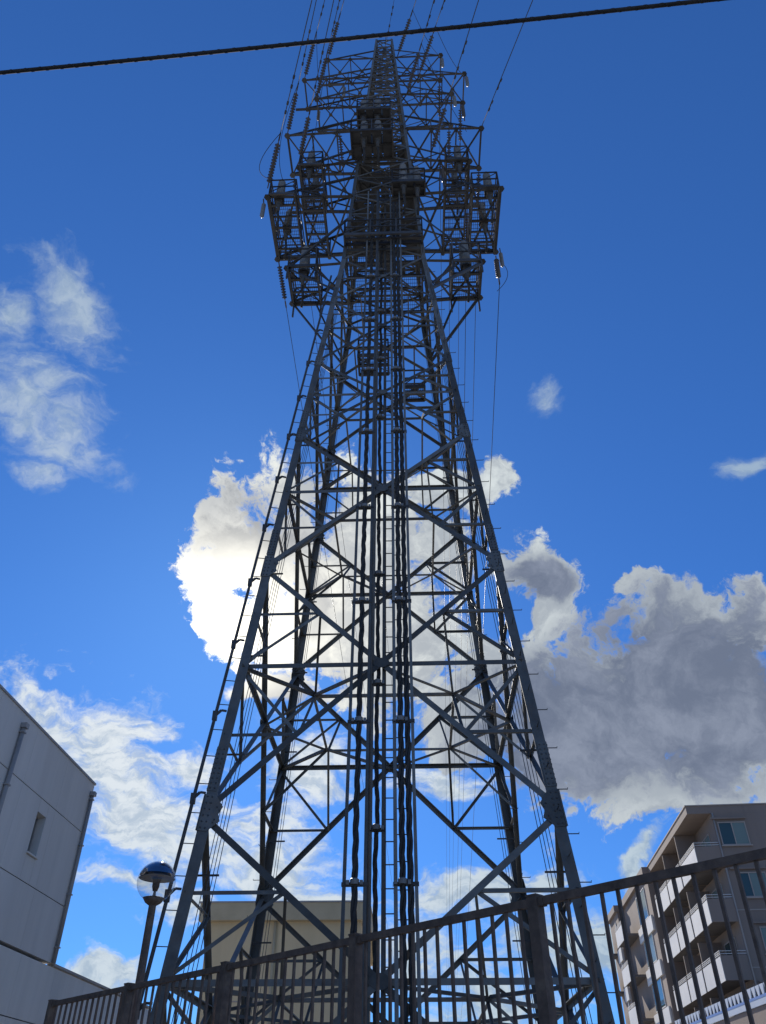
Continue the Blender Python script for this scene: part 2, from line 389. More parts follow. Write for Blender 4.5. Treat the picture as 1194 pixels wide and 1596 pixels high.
for (ca, cb, nrm) in FACES:
    nv = Vector(nrm); near = nrm[1] == -1
    inw = {ca: (Vector((cb[0]-ca[0], cb[1]-ca[1], 0))/2), cb: (Vector((ca[0]-cb[0], ca[1]-cb[1], 0))/2)}
    for k_ in range(len(J)-1):
        z0, z1 = J[k_], J[k_+1]
        w0, w1 = wid(z0), wid(z1); t = w0/(w0+w1); zc = z0+(z1-z0)*t
        if near: cross_z.append(zc)
        dw = [.13, .13, .115, .105, .095, .085][k_]
        A0, B0, A1, B1 = legpt(ca, z0), legpt(cb, z0), legpt(ca, z1), legpt(cb, z1)
        member('diagonal_brace', A0, B1, dw, nv, TW, off=-.004, trim=.12)
        member('diagonal_brace', B0, A1, dw, nv, TW, off=-.004-dw*.14-.012, trim=.12, flip=-1)
        Ac, Bc = legpt(ca, zc), legpt(cb, zc); mid = (Ac+Bc)/2
        member('horizontal_strut', Ac, Bc, dw*.85, nv, TW, off=-.05-dw*.14, trim=.05)
        cg = link('gusset_plate', plate_mesh(CG, .012, 'cg', STEEL), None, TW, face_matrix(mid+nv*.006, inw[ca], (Vector(P(ca[0], ca[1], z1))-Vector(P(ca[0], ca[1], z0)))*0+Vector((0, 0, 1)), nv, [.66, .62, .56, .5, .45, .4][k_]))
        for s, c0, c1, j0, j1 in ((ca, A0, A1, z0, z1), (cb, B0, B1, z0, z1)):
            Lc = legpt(s, zc); sw = [.075, .075, .07, .065, .06, .055][k_]
            Mlo = (c0+mid)/2; Mhi = (mid+c1)/2
            zlo, zhi = Mlo.z-ZO, Mhi.z-ZO
            if k_ < 5:
                member('sub_strut', legpt(s, zhi), Mhi, sw*.95, nv, TW, off=-.05)
                member('sub_strut', Lc, Mhi, sw, nv, TW, off=-.08)
            if 0 < k_ < 4:
                member('sub_strut', legpt(s, zlo), Mlo, sw*.95, nv, TW, off=-.05)
                member('sub_strut', Lc, Mlo, sw, nv, TW, off=-.08)
            elif k_ == 0:
                member('sub_strut', Lc, Mlo, sw, nv, TW, off=-.08)
                member('sub_strut', legpt(s, zlo), Mlo, sw*.95, nv, TW, off=-.05)
            # plates with bolt heads where the braces meet the legs
            up = (c1-c0)
            sz = [1, 1, .9, .8, .72, .62][k_]
            if k_ > 0:
                gp = link('gusset_plate', plate_mesh(GUS, .014, 'gus', STEEL), None, TW, face_matrix(c0+nv*.004, inw[s], up, nv, sz))
                bo = link('bolt_heads', bolts_mesh(GB, 'gb'), None, gp, Matrix.Translation((0, .014, 0))); tag(bo, kind='stuff')
                sp_ = link('splice_plate', plate_mesh(SPL, .012, 'spl', STEEL), None, TW, face_matrix(c0+(c1-c0).normalized()*1.0*sz+nv*.003, inw[s], up, nv, sz))
                bo = link('bolt_heads', bolts_mesh(SB, 'sb'), None, sp_, Matrix.Translation((0, .012, 0))); tag(bo, kind='stuff')
# plan bracing
for i, zc in enumerate(cross_z):
    w = wid(zc); h = w*.52; z = zc+ZO-.06; sw = [.08, .08, .07, .065, .06, .05][i]
    inn = {(sx, sy): Vector((sx*h, sy*h, z)) for sx in (-1, 1) for sy in (-1, 1)}
    dn = (0, 0, -1)
    for (sx, sy), p in inn.items():
        member('plan_brace', Vector((sx*(w-.1), sy*(w-.1), z)), p, sw, dn, TW)
        member('plan_brace', p, Vector((0, sy*(w-.05), z)), sw*.9, dn, TW, off=.012)
        member('plan_brace', p, Vector((sx*(w-.05), 0, z)), sw*.9, dn, TW, off=.024)
    for a, b in (((-1, -1), (1, -1)), ((1, -1), (1, 1)), ((1, 1), (-1, 1)), ((-1, 1), (-1, -1))):
        member('plan_brace', inn[a], inn[b], sw*.9, dn, TW, off=.036)
    if i < 4:
        for (sx, sy), p in inn.items():
            z0 = J[i]; mlo = (zc+z0)/2
            wl = (wid(z0)+0)/2
            member('hip_brace', p, Vector((sx*wl, sy*(wid(mlo)-.06), mlo+ZO)), sw*.8, (sx, 0, 0), TW)
            member('hip_brace', p, Vector((sx*(wid(mlo)-.06), sy*wl, mlo+ZO)), sw*.8, (0, sy, 0), TW)
            mhi = (zc+J[i+1])/2; wh = wid(J[i+1])/2
            if i < 3: member('hip_brace', p, Vector((sx*wh, sy*(wid(mhi)-.06), mhi+ZO)), sw*.7, (sx, 0, 0), TW)
# upper body lacing
zs = [27.9]
while zs[-1] < TOP-.5: zs.append(zs[-1]+1.12*wid(zs[-1]))
zs[-1] = TOP
for (ca, cb, nrm) in FACES:
    for z0, z1 in zip(zs, zs[1:]):
        member('upper_brace', legpt(ca, z0), legpt(cb, z1), .07, nrm, TW, off=-.004, trim=.03)
        member('upper_brace', legpt(cb, z0), legpt(ca, z1), .07, nrm, TW, off=-.03, trim=.03, flip=-1)
        member('upper_strut', legpt(ca, z1), legpt(cb, z1), .075, nrm, TW, off=-.05)
for i, z in enumerate(zs[1:]):
    w = wid(z)
    member('upper_plan_brace', (-w, -w, z+ZO-.03), (w, w, z+ZO-.03), .05, (0, 0, -1), TW)
    if i % 2: member('upper_plan_brace', (-w, w, z+ZO-.05), (w, -w, z+ZO-.05), .05, (0, 0, -1), TW)
mb = MB(); mb.tube([(.05, 0, TOP+ZO), (.1, 0, TOP+ZO+1.9)], .02, 6); mb.lathe([(0, -.25), (.14, -.2), (.14, .1), (0, .15)], 10, Matrix.Translation((.0, 0, TOP+ZO-.5)))
mb.build('lightning_rod', STEELD, TW)

# crossarms
HEX = [(.13*math.cos(a*math.pi/3), .13*math.sin(a*math.pi/3)) for a in range(6)]
def node(p, s=1.0):
    m = face_matrix(p, (1, 0, 0), (0, 1, 0), (0, 0, -1), s)
    link('node_plate', plate_mesh(HEX, .014, 'hex', STEELD), None, TW, m)
def crossarm(z, X, a, side, w=.1, tie=1.6, outrig=0.0):
    zz = z+ZO; b = wid(z); s = side
    for sy in (-1, 1):
        member('crossarm_chord', (s*b*.95, sy*min(b, a*1.15), zz), (s*X, sy*a, zz), w, (0, 0, -1), TW, STEELD, flip=s*sy)
        member('crossarm_tie', (s*wid(z+tie), sy*wid(z+tie), zz+tie), (s*X, sy*a, zz+.04), w*.7, (0, sy, 0), TW, STEELD)
        node((s*X, sy*a, zz-.02), 1.25)
    member('crossarm_strut', (s*X, -a, zz+.01), (s*X, a, zz+.01), w*.8, (0, 0, -1), TW, STEELD)
    n = max(2, round((X-b)/1.45)); 
    for i in range(n):
        x0 = s*lerp(b, X, i/n); x1 = s*lerp(b, X, (i+1)/n)
        member('crossarm_brace', (x0, -a, zz-.02), (x1, a, zz-.02), w*.62, (0, 0, -1), TW, STEELD)
        member('crossarm_brace', (x0, a, zz+.0), (x1, -a, zz+.0), w*.62, (0, 0, -1), TW, STEELD, off=-.02)
        node(((x0+x1)/2, 0, zz-.04), .8)
        if i: member('crossarm_strut', (x0, -a, zz+.03), (x0, a, zz+.03), w*.6, (0, 0, -1), TW, STEELD)
        for sy in (-1, 1):
            if i: node((x0, sy*a, zz-.03), .8)
            # lattice between the chord and its tie
            t0, t1 = i/n, (i+1)/n
            zt = lambda t_: zz+.06+tie*(1-t_)
            yt = lambda t_: sy*lerp(wid(z+tie), a, t_)
            if i < n-1:
                member('crossarm_lacing', (x1, sy*a, zz), (x1, yt(t1), zt(t1)), w*.45, (0, sy, 0), TW, STEELD)
                member('crossarm_lacing', (x0, sy*a, zz), (x1, yt(t1), zt(t1)), w*.45, (0, sy, 0), TW, STEELD)
    if outrig:
        member('crossarm_outrigger', (s*(X-.9), a, zz-.04), (s*(X+outrig), a, zz-.04), w*1.5, (0, 0, -1), TW, STEELD)
for s in (-1, 1):
    crossarm(50.0, 3.35, .70, s, .09, 1.3, .55 if s < 0 else 0)
    crossarm(47.1, 4.55, .80, s, .10, 1.4, .7 if s < 0 else 0)
    crossarm(44.5, 3.7, .86, s, .10, 1.4)
    crossarm(40.0, 4.95, 1.05, s, .12, 1.7)
    crossarm(36.5, 4.1, 1.16, s, .12, 1.6, .9)
    crossarm(33.1, 5.25, 1.6, s, .14, 2.0)
    crossarm(28.6, 4.1, .9, s, .12, 2.6)
    # knee braces below the lowest arm
    for sy in (-1, 1):
        member('knee_brace', (s*4.1, sy*.9, 28.6+ZO), (s*wid(25.6), sy*wid(25.6)*.98, 25.6+ZO), .1, (0, sy, 0), TW, STEELD)
        member('knee_brace', (s*3.1, sy*.9, 28.6+ZO), (s*wid(25.6), sy*wid(25.6)*.98, 25.9+ZO), .08, (0, sy, 0), TW, STEELD)
# ------------------------------------------------------------------ platforms with cable sealing ends
TM = Matrix.Translation((.09, 20, .1)) @ Matrix.Rotation(R(-2.2), 4, 'Z')
def grating(x0, x1, y0, y1, z, pitch=.085, parent=None, name='grating', vertical=False):
    mb = MB()
    x = x0
    while x < x1:
        if vertical: mb.box(x-.005, y0-.003, z, x+.005, y0+.003, z+vertical)
        else: mb.box(x-.006, y0, z-.02, x+.006, y1, z+.01)
        x += pitch
    if vertical:
        zz = z
        while zz < z+vertical: mb.box(x0, y0-.003, zz-.005, x1, y0+.003, zz+.005); zz += pitch*1.5
    else:
        y = y0
        while y < y1: mb.box(x0, y-.006, z-.018, x1, y+.006, z+.004); y += pitch*2.2
    return tag(mb.build(name, PLATE, parent), kind='stuff')
def platform(label, x0, x1, y0, y1, z, rail=1.1, sides=(1, 1, 1, 1), skirt=True, beam=.16, solid=False, hang=0.0):
    """ deck of channel beams and open grating with a railing, local frame of the tower """
    zz = z+ZO
    t = thing('work_platform', label, 'platform', TM @ Vector((0, 0, zz)), R(-2.2), 'work platforms on the tower')
    for (a, b) in (((x0, y0), (x1, y0)), ((x1, y0), (x1, y1)), ((x1, y1), (x0, y1)), ((x0, y1), (x0, y0))):
        m = MB(); m.bar((a[0], a[1], -.05), (b[0], b[1], -.05), .07, beam); m.build('deck_beam', STEELD, t)
    n = max(2, int((y1-y0)/.55))
    for i in range(1, n):
        y = lerp(y0, y1, i/n); m = MB(); m.bar((x0, y, -.06), (x1, y, -.06), .09 if i % 2 else .06, .1); m.build('joist', STEELD, t)
    if solid:
        q = max(2, round((x1-x0)/.45)); r_ = max(1, round((y1-y0)/.6))
        for i in range(q):
            for j in range(r_):
                if r_ > 2 and (i*7+j*3) % 5 in (2, 4): continue
                m = MB(); m.box(lerp(x0, x1, i/q)+.03, lerp(y0, y1, j/r_)+.03, .0, lerp(x0, x1, (i+1)/q)-.03, lerp(y0, y1, (j+1)/r_)-.03, .012); m.build('deck_plate', PLATE, t)
    else: grating(x0+.04, x1-.04, y0+.04, y1-.04, .02, .085, t)
    S = (((x0, y0), (x1, y0)), ((x1, y0), (x1, y1)), ((x1, y1), (x0, y1)), ((x0, y1), (x0, y0)))
    for on, (a, b) in zip(sides, S):
        if not on: continue
        a3, b3 = Vector((*a, 0)), Vector((*b, 0)); ln = (b3-a3).length; q = max(1, round(ln/1.0))
        for i in range(q+1):
            p = a3.lerp(b3, i/q); m = MB(); m.bar(p, p+Vector((0, 0, rail)), .055); m.build('railing_post', STEELD, t)
        for h in (rail, rail*.5):
            m = MB(); m.bar(a3+Vector((0, 0, h)), b3+Vector((0, 0, h)), .05); m.build('handrail', STEELD, t)
        for i in range(q):
            m = MB(); m.bar(a3.lerp(b3, i/q)+Vector((0, 0, .1)), a3.lerp(b3, (i+1)/q)+Vector((0, 0, rail-.05)), .03); m.build('railing_brace', STEELD, t)
    if hang:
        for a in ((x0, y0), (x1, y0), (x1, y1), (x0, y1)):
            m = MB(); m.bar((a[0], a[1], -.1), (a[0], a[1], -hang), .07); m.build('hanger', STEELD, t)
    return t
def sealing_end(label, lx, ly, z, s=1.0):
    """ ribbed porcelain cone on a steel stool with the cable leaving below """
    t = thing('cable_sealing_end', label, 'insulator', TM @ Vector((lx, ly, z+ZO)), 0, 'cable sealing ends on the platforms')
    m = MB(); m.box(-.2, -.2, -.02, .2, .2, .03); m.box(-.15, -.15, -.28, .15, .15, -.02)
    m.build('stool', STEELD, t)
    m = MB(); m.lathe([(.0, -.9), (.075, -.9), (.085, -.35), (.13, -.28)], 12); m.build('cable_gland', PLATE, t, True)
    prof = [(.17*s, .03)]
    nr = 13
    for i in range(nr):
        z0 = .06+i*.1*s; r = (.135-.05*i/nr)*s
        prof += [(r, z0), (r+.055*s, z0+.03*s), (r+.05*s, z0+.045*s), (r, z0+.06*s)]
    prof += [(.08*s, prof[-1][1]+.03), (.09*s, prof[-1][1]+.06), (.07*s, prof[-1][1]+.2), (0, prof[-1][1]+.24)]
    m = MB(); m.lathe(prof, 14); m.build('porcelain_cone', PORC, t, True)
    m = MB(); m.tube([(0, 0, -.85), (.05, .1, -1.4), (.0, .35, -1.9)], .05, 7); m.build('cable_tail', CABLE, t, True)
    return t
for s, nm in ((-1, 'left'), (1, 'right')):
    # outermost pair
    platform(f'wide caged work platform at the outer end of the {nm} lower arm', *sorted((s*4.0, s*5.15)), -1.75, 1.6, 33.12, 1.15)
    sealing_end(f'grey ribbed cable end on the near corner of the outer {nm} platform', s*4.75, -1.35, 33.2, 1.2)
    sealing_end(f'ribbed cable end standing midway along the outer {nm} platform', s*4.6, .1, 33.2, 1.1)
    t = platform(f'narrow mesh walkway inside the {nm} lower arm', *sorted((s*2.75, s*3.7)), -1.5, 1.5, 33.1, 1.1, (1, 0, 1, 0))
    platform(f'caged work platform at the end of the {nm} middle arm', *sorted((s*3.0, s*4.05)), -1.3, 1.25, 36.55, 1.15)
    sealing_end(f'ribbed cable end on the near corner of the {nm} middle platform', s*3.6, -1.0, 36.6, 1.15)
    sealing_end(f'ribbed cable end halfway along the {nm} middle platform', s*3.5, .2, 36.6, 1.1)
    platform(f'open platform on knee braces at the end of the lowest {nm} arm', *sorted((s*2.85, s*4.05)), -1.0, .95, 28.62, 1.2, hang=.9)
    sealing_end(f'tall grey cable end on the lowest {nm} platform', s*3.45, -.55, 28.7, 1.35)
platform('small balcony platform projecting from the tower near the top', -1.3, .35, -2.35, -1.3, 39.8, 1.0, (1, 1, 0, 1), solid=True)
platform('larger balcony platform projecting below the small top one', -1.5, .45, -2.75, -1.4, 36.7, 1.0, (1, 1, 0, 1), solid=True)
platform('balcony platform offset to the right on the tower front', .4, 1.85, -2.2, -1.5, 33.0, 1.0, (1, 1, 0, 1), solid=True)
platform('full width balcony across the tower waist', -1.6, 1.6, -2.2, -1.75, 28.9, 1.0, (1, 1, 0, 1))
for z, f in ((28.7, .95), (31.2, .9), (33.0, .9), (35.0, .85), (36.6, .9), (38.6, .85)):
    w = wid(z)*f
    platform('inner deck inside the tower body at the %s' % {28.7: 'waist', 31.2: 'second stage above the waist', 33.0: 'lower arm', 35.0: 'stage between lower and middle arms', 36.6: 'middle arm', 38.6: 'stage above the middle arm'}[z], -w, w, -w, w, z, 1.0, (0, 0, 0, 0), solid=z > 30)
platform('small resting cage inside the tower well below the waist', -1.1, .1, .3, 1.3, 24.3, .9, (1, 1, 1, 1))
platform('small resting ledge inside the tower right of the ladder', .7, 1.5, .5, 1.2, 22.6, .9, (1, 0, 1, 0))
for (x, y, z, lb) in ((-.3, -1.95, 39.85, 'ribbed cable end on the small top balcony'), (-.25, -2.3, 36.8, 'pale ribbed cable end on the larger front balcony'), (.9, -2.0, 33.1, 'ribbed cable end on the right offset balcony'),
                      (-.9, -2.3, 36.8, 'left ribbed cable end on the larger front balcony'), (1.5, -1.85, 33.1, 'rightmost ribbed cable end on the offset balcony'), (-1.0, -1.95, 39.85, 'left ribbed cable end on the small top balcony')):
    sealing_end(lb, x, y, z, 1.15)
def cabinet(label, x, y, z, w, d, h):
    t = thing('equipment_cabinet', label, 'cabinet', TM @ Vector((x, y, z+ZO)), R(-2.2), 'cabinets on the tower')
    m = MB(); m.box(-w/2, -d/2, 0, w/2, d/2, h); m.build('housing', PLATE, t)
    m = MB(); m.box(-w/2+.03, -d/2-.02, .03, w/2-.03, -d/2-.003, h-.03); m.build('door', STEEL, t)
    m = MB(); m.box(-w/2-.04, -d/2-.05, h, w/2+.04, d/2+.04, h+.04); m.build('lid', STEELD, t)
cabinet('dark equipment cabinet on the small top balcony', -.1, -1.7, 39.85, .8, .5, .9)
cabinet('dark equipment cabinet at the left of the top balcony', -.95, -1.6, 39.85, .5, .4, .8)
cabinet('long equipment cabinet on the larger front balcony', -.6, -1.75, 36.75, 1.4, .35, 1.1)
cabinet('grey equipment cabinet on the right offset balcony', 1.1, -1.75, 33.05, .7, .3, 1.0)

# ------------------------------------------------------------------ cable risers, ladders on the near face
def riser(label, x, yoff, ztop, rails, wave, clamps, thin=False, extra=(), pipes=()):
    t = thing('cable_riser', label, 'cable riser', TM @ Vector((0, 0, 0)), R(-2.2), 'cable risers on the tower front')
    def fy(z): return -(wid(z)+yoff)
    zb = -1.4
    for rx in rails:
        m = MB(); m.bar((rx, fy(zb), zb+ZO), (rx, fy(27.5), 27.5+ZO), .068, .05, (0, -1, 0))
        m.build('rail', STEEL, t)
        if ztop > 27.6:
            m = MB(); m.bar((rx, fy(27.5), 27.5+ZO), (rx, -(wid(ztop)+yoff), ztop+ZO), .06, .045, (0, -1, 0)); m.build('rail', STEEL, t)
    n = int((min(ztop, 32)-zb)/.16); ph0 = random.random()*6; r = .026 if thin else .033
    for c in range(3 if len(extra) == 0 else 6):
        xc = x if c < 3 else extra[0]; pts = []
        for i in range(n+1):
            z = zb+i*.16; a = 2*math.pi*(z/1.5)+c*2.094
            wv = wave*math.sin(z*1.9+ph0)+wave*.6*math.sin(z*3.7+ph0*2)
            pts.append((xc+wv+math.cos(a)*r*1.1, fy(z)+math.sin(a)*r*1.1, z+ZO))
        m = MB(); m.tube(pts, r, 6); m.build('cable', CABLE, t, True)
    for px_ in pipes:
        m = MB(); m.tube([(px_, fy(zb), zb+ZO), (px_, fy(27.5), 27.5+ZO), (px_, -(wid(33)+yoff), 33+ZO)], .022, 8); m.build('conduit', STEELD, t, True)
    for z in clamps:
        lo, hi = min(rails), max(rails)
        m = MB(); m.box(lo-.05, -.045, -.045, hi+.05, .045, .02, Matrix.Translation((0, fy(z), z+ZO)))
        cl = m.build('clamp_bar', STEELD, t)
        m = MB(); m.lathe([(0, -.05), (.085, -.05), (.09, .04), (.06, .06), (0, .065)], 12, Matrix.Translation((x, fy(z)-.03, z+ZO+.03)))
        for sx in (-1, 1): m.box(x+sx*.13-.03, fy(z)-.09, z+ZO-.03, x+sx*.13+.03, fy(z)+.02, z+ZO+.05)
        m.build('cable_clamp', CLAMP, t)
CZ = [3.72, 7.09, 10.35, 13.58, 16.76, 19.89, 22.9, 25.9]
riser('left bundle of twisted black cables between two grey rails', -.47, .28, 33, (-.67, -.27), .003, CZ, pipes=(-.22,))
riser('right bundle of twisted black cables between two grey rails', .44, .28, 33, (.31, .70), .003, CZ, extra=(.59,))
riser('thin middle bundle of black cables in a narrow rail frame', -.09, -.15, 33, (-.21, .05), .014, [z+1.15 for z in CZ], True)
def ladder(label, xa, xb, yoff, z1, pitch=.33):
    t = thing('ladder', label, 'ladder', TM @ Vector((0, 0, 0)), R(-2.2), 'ladders up the tower')
    def fy(z): return -(wid(z)+yoff)
    for x in (xa, xb):
        for (a, b) in ((-1.4, 27.5), (27.5, z1)):
            m = MB(); m.bar((x, fy(a), a+ZO), (x, fy(b), b+ZO), .028, .05, (0, -1, 0)); m.build('stile', STEELD, t)
    me = MB(); me.bar((xa, 0, 0), (xb, 0, 0), .02); me = me.mesh('rung'); me.materials.append(STEELD)
    z = -1.2; i = 0; st = MB()
    while z < z1:
        if i % 2 == 0 or True:
            if i < 100: link('rung', me, None, t, Matrix.Translation((0, fy(z), z+ZO)))
            else: st.bar((xa, fy(z), z+ZO), (xb, fy(z), z+ZO), .02)
        z += pitch; i += 1
    if st.v: tag(st.build('upper_rungs', STEELD, t), kind='stuff')
ladder('narrow ladder just right of the middle cable bundle', .09, .27, -.25, 36, .45)
ladder('ladder further inside the tower behind the right cable rail', .22, .52, -2.3, 27, .6)

# rail with rungs beside the left front leg, step bolts on the legs
t = thing('fall_arrest_rail', 'slim rail with short rungs running up outside the left front leg', 'climbing rail', TM @ Vector((0, 0, 0)), R(-2.2))
off = Vector((-.23, -.05, 0))
m = MB(); m.bar(P(-1, -1, -1.4)+off, P(-1, -1, 26.5)+off, .055); m.build('rail', STEELD, t)
me = MB(); me.bar((0, 0, 0), (.23, .05, 0), .016); me = me.mesh('rung'); me.materials.append(STEELD)
mk = MB(); mk.bar((.0, 0, 0), (.12, .0, .12), .05); mk.bar((.12, .0, .12), (.23, .05, .12), .04); mk.box(-.06, -.04, -.12, .04, .04, .1)
mk = mk.mesh('bracket'); mk.materials.append(STEELD)
z = -1
while z < 26: link('rung', me, None, t, Matrix.Translation(P(-1, -1, z)+off)); z += .62
z = 1.7
while z < 26: link('bracket', mk, None, t, Matrix.Translation(P(-1, -1, z)+off)); z += 1.9
me = MB(); me.tube([(0, 0, 0), (.24, 0, 0), (.24, 0, .03)], .011, 5); me = me.mesh('step_bolt'); me.materials.append(STEELD)
for (sx, sy) in ((1, -1), (-1, 1), (1, 1)):
    z = -.8; i = 0
    while z < 29:
        a = 0 if i % 2 == 0 else (-90 if sy < 0 else 90)
        p = P(sx, sy, z)
        mw = Matrix.Translation(p+(Vector((0, -sy*.1, 0)) if i % 2 == 0 else Vector((-sx*.1, 0, 0)))) @ Matrix.Rotation(R(a if i % 2 else (0 if sx > 0 else 180)), 4, 'Z')
        link('step_bolt', me, None, TW, mw); z += .46; i += 1
# earth wires strung up inside each leg
for (sx, sy, nm) in ((-1, -1, 'left front'), (1, -1, 'right front'), (-1, 1, 'left rear'), (1, 1, 'right rear')):
    t = thing('earth_wire_set', f'parallel thin wires on spacers strung inside the {nm} leg', 'wires', TM @ Vector((0, 0, 0)), R(-2.2), 'wire sets inside the legs')
    for q in range(4 if sy < 0 else 3):
        m = MB(); o0 = .34+q*.085; o1 = .16+q*.03
        m.tube([P(sx, sy, -1.4)+Vector((-sx*(o0), -sy*.35, 0)), P(sx, sy, 28)+Vector((-sx*(o1), -sy*.2, 0))], .0085, 5); m.build('wire', WIRE, t)
    z = 1.5
    while z < 27:
        f = (z+1.4)/29.4; o0 = 0; o1 = lerp(.64, .28, f); yy = lerp(.35, .2, f)
        m = MB(); m.bar(P(sx, sy, z)+Vector((-sx*.06, -sy*yy, 0)), P(sx, sy, z)+Vector((-sx*o1, -sy*yy, 0)), .035); m.build('spacer', STEELD, t)
        z += 2.55

# ------------------------------------------------------------------ insulator strings and conductors
def string_mesh(n, r=.125, pitch=.146):
    key = ('string', n, r)
    if key not in _shared:
        m = MB(); prof = [(.02, -.12)]
        for i in range(n):
            z = i*pitch; prof += [(.022, z), (r, z+.012), (r*.96, z+.03), (.05, z+.055), (.045, z+.1)]
        prof += [(.02, n*pitch), (.02, n*pitch+.15)]
        m.lathe(prof, 12); me = m.mesh('insulator_discs', True); me.materials.append(DISC); _shared[key] = me
    return _shared[key]
def istring(label, a, b, n=13, r=.125):
    a, b = Vector(a), Vector(b); d = (b-a).normalized()
    t = thing('insulator_string', label, 'insulator', a, 0, 'insulator strings on the arms')
    mw = frame((0, 0, 0), d, (0, 1, 0)); link('insulator_discs', string_mesh(n, r), None, t, mw @ Matrix.Translation((0, 0, .35)))
    m = MB(); m.bar((0, 0, 0), d*.3, .05); m.build('shackle', STEELD, t)
    ln = .35+n*.146+.1
    m = MB(); m.bar(d*ln, d*(ln+.35), .06); m.build('end_clamp', STEELD, t)
    return a+d*(ln+.35)
def catenary(a, b, sag, n=24):
    return [Vector(a).lerp(Vector(b), i/n)-Vector((0, 0, 4*sag*(i/n)*(1-i/n))) for i in range(n+1)]
def conductor(label, pts, r=.02, damper=True):
    t = thing('conductor', label, 'power line', pts[0], 0, 'conductors of the line')
    m = MB(); m.tube([p-pts[0] for p in pts], r, 6); m.build('wire', WIRE, t, True)
    if damper:
        for q in (1.2, 2.3):
            d = (pts[1]-pts[0]).normalized(); m = MB(); c = d*q-Vector((0, 0, .12))
            m.bar(d*q, c, .03); m.bar(c-d*.18, c+d*.18, .022)
            m.lathe([(0, -.08), (.045, -.07), (.045, .07), (0, .08)], 8, frame(c-d*.2, c, (0, 0, 1)))
            m.lathe([(0, -.08), (.045, -.07), (.045, .07), (0, .08)], 8, frame(c+d*.2, c+d, (0, 0, 1)))
            m.build('vibration_damper', STEELD, t)
def near_span(nm, tip, topx, n=13, strung=True, r=.02):
    """ from the arm tip towards and over the viewer """
    tip = Vector(tip); rr = ray(topx, 0)
    Y = (tip.z-EYE-.3)/rr.z; g = Vector((0, 0, EYE))+rr*Y; d = g-tip
    far = tip+d*14; far.z = tip.z+5.0
    far = Vector((tip.x+d.x*14, tip.y+d.y*14, tip.z-3))
    a = istring(f'ribbed insulator string straining from the {nm}', tip, tip+(far-tip)*.02+Vector((0, 0, -.06)), n) if strung else tip
    # parabola through a, g and far
    L_ = (far-a).xy.length; u = (g-a).xy.length/L_
    zlin = lerp(a.z, far.z, u); sag = max(0.0, (zlin-g.z)/(4*u*(1-u))) if False else .9
    conductor(f'thin overhead wire leaving the {nm} towards the viewer', catenary(a, far, sag, 30), r)
    return a
def lw(x, y, z): return TM @ Vector((x, y, z+ZO))
ends = {}
for nm, p, tx in (('top left arm', (-3.35, -.75, 50), 536), ('upper left arm', (-4.55, -.85, 47.1), 506), ('third left arm', (-3.7, -.9, 44.5), 529), ('widest left arm', (-4.95, -1.1, 40), 493),
                  ('left middle platform', (-4.1, -1.3, 36.9), 520), ('outer left platform', (-5.25, -1.8, 33.5), 486),
                  ('top of the right body leg', (.8, -.75, 50), 648), ('upper right arm', (2.0, -.85, 47.1), 692), ('third right arm', (1.25, -.95, 44.5), 676),
                  ('right middle platform', (2.3, -1.3, 37.2), 745)):
    ends[nm] = near_span(nm, lw(*p), tx)
near_span('tip of the widest right arm', lw(4.95, -1.1, 40), 829, strung=False)
near_span('tower peak', lw(.05, 0, TOP+.1), 614, strung=False, r=.012)
# spans running away behind the tower
for i, (nm, p, h) in enumerate((('outer right platform', (5.25, 1.6, 33), 1), ('rear of the widest right arm', (4.95, 1.05, 40), 1), ('rear of the right middle platform', (4.1, 1.2, 36.5), 1),
                   ('rear of the upper right arm', (4.4, .8, 47), 1), ('rear of the third right arm', (3.6, .85, 44.5), 1), ('rear of the top right arm', (3.3, .7, 50), 1),
                   ('rear of the outer left platform', (-5.2, 1.6, 33), 1), ('rear of the widest left arm', (-4.9, 1.05, 40), 1), ('rear of the third left arm', (-2.6, .85, 44.5), 1))):
    a = lw(*p)
    e = a+Vector((.06*420+(.4*(i % 3)), 420, -6))
    if i == 0:
        b = a+Vector((0, .1, -.1)); a2 = istring('insulator string hanging from the rear corner of the outer right platform', b, b+Vector((.0, .05, -1)), 9)
        a = a2
    else:
        a = istring(f'insulator string pulling away from the {nm}', a, a+Vector((.06, 1, -.12)), 12)
    conductor(f'thin overhead wire going away from the {nm}', catenary(a, e, 14, 40), .017, False)
# hanging strings and jumper loops
for nm, p, n in (('rear of the upper right arm', (4.5, .8, 47.0), 9), ('rear of the widest right arm', (4.3, 1.0, 40.0), 8), ('right end of the widest arm', (3.0, .9, 40), 8)):
    a = lw(*p); istring(f'insulator string hanging straight down from the {nm}', a, a-Vector((0, 0, 1)), n, .11)
def loop(nm, a, b, sag, bow=(0, 0, 0)):
    pts = [a.lerp(b, i/14)+Vector((0, 0, -4*sag*(i/14)*(1-i/14)))+Vector(bow)*4*(i/14)*(1-i/14) for i in range(15)]
    t = thing('jumper_cable', f'slack jumper cable looping {nm}', 'cable', pts[0], 0, 'jumper loops')
    m = MB(); m.tube([p-pts[0] for p in pts], .014, 6); m.build('wire', CABLE, t, True)
loop('from the outer left string down past the platform', ends['outer left platform'], lw(-4.75, -1.35, 35.0), 1.0, (-.9, 0, 0))
loop('from the widest left arm to the outer left platform', ends['widest left arm'], lw(-4.7, -1.3, 34.9), .3, (-.5, .3, 0))
loop('from the third left arm to the left middle platform', ends['third left arm'], lw(-3.6, -1.0, 38.4), .6)
loop('from the upper left arm down to the third left arm', ends['upper left arm'], lw(-3.4, -.6, 44.3), 1.2)
loop('from the right body leg to the top right arm tip', ends['top of the right body leg'], lw(3.3, -.8, 49.6), .9)
loop('from the third right arm towards the widest arm', ends['third right arm'], lw(4.2, -1.0, 39.8), .9)
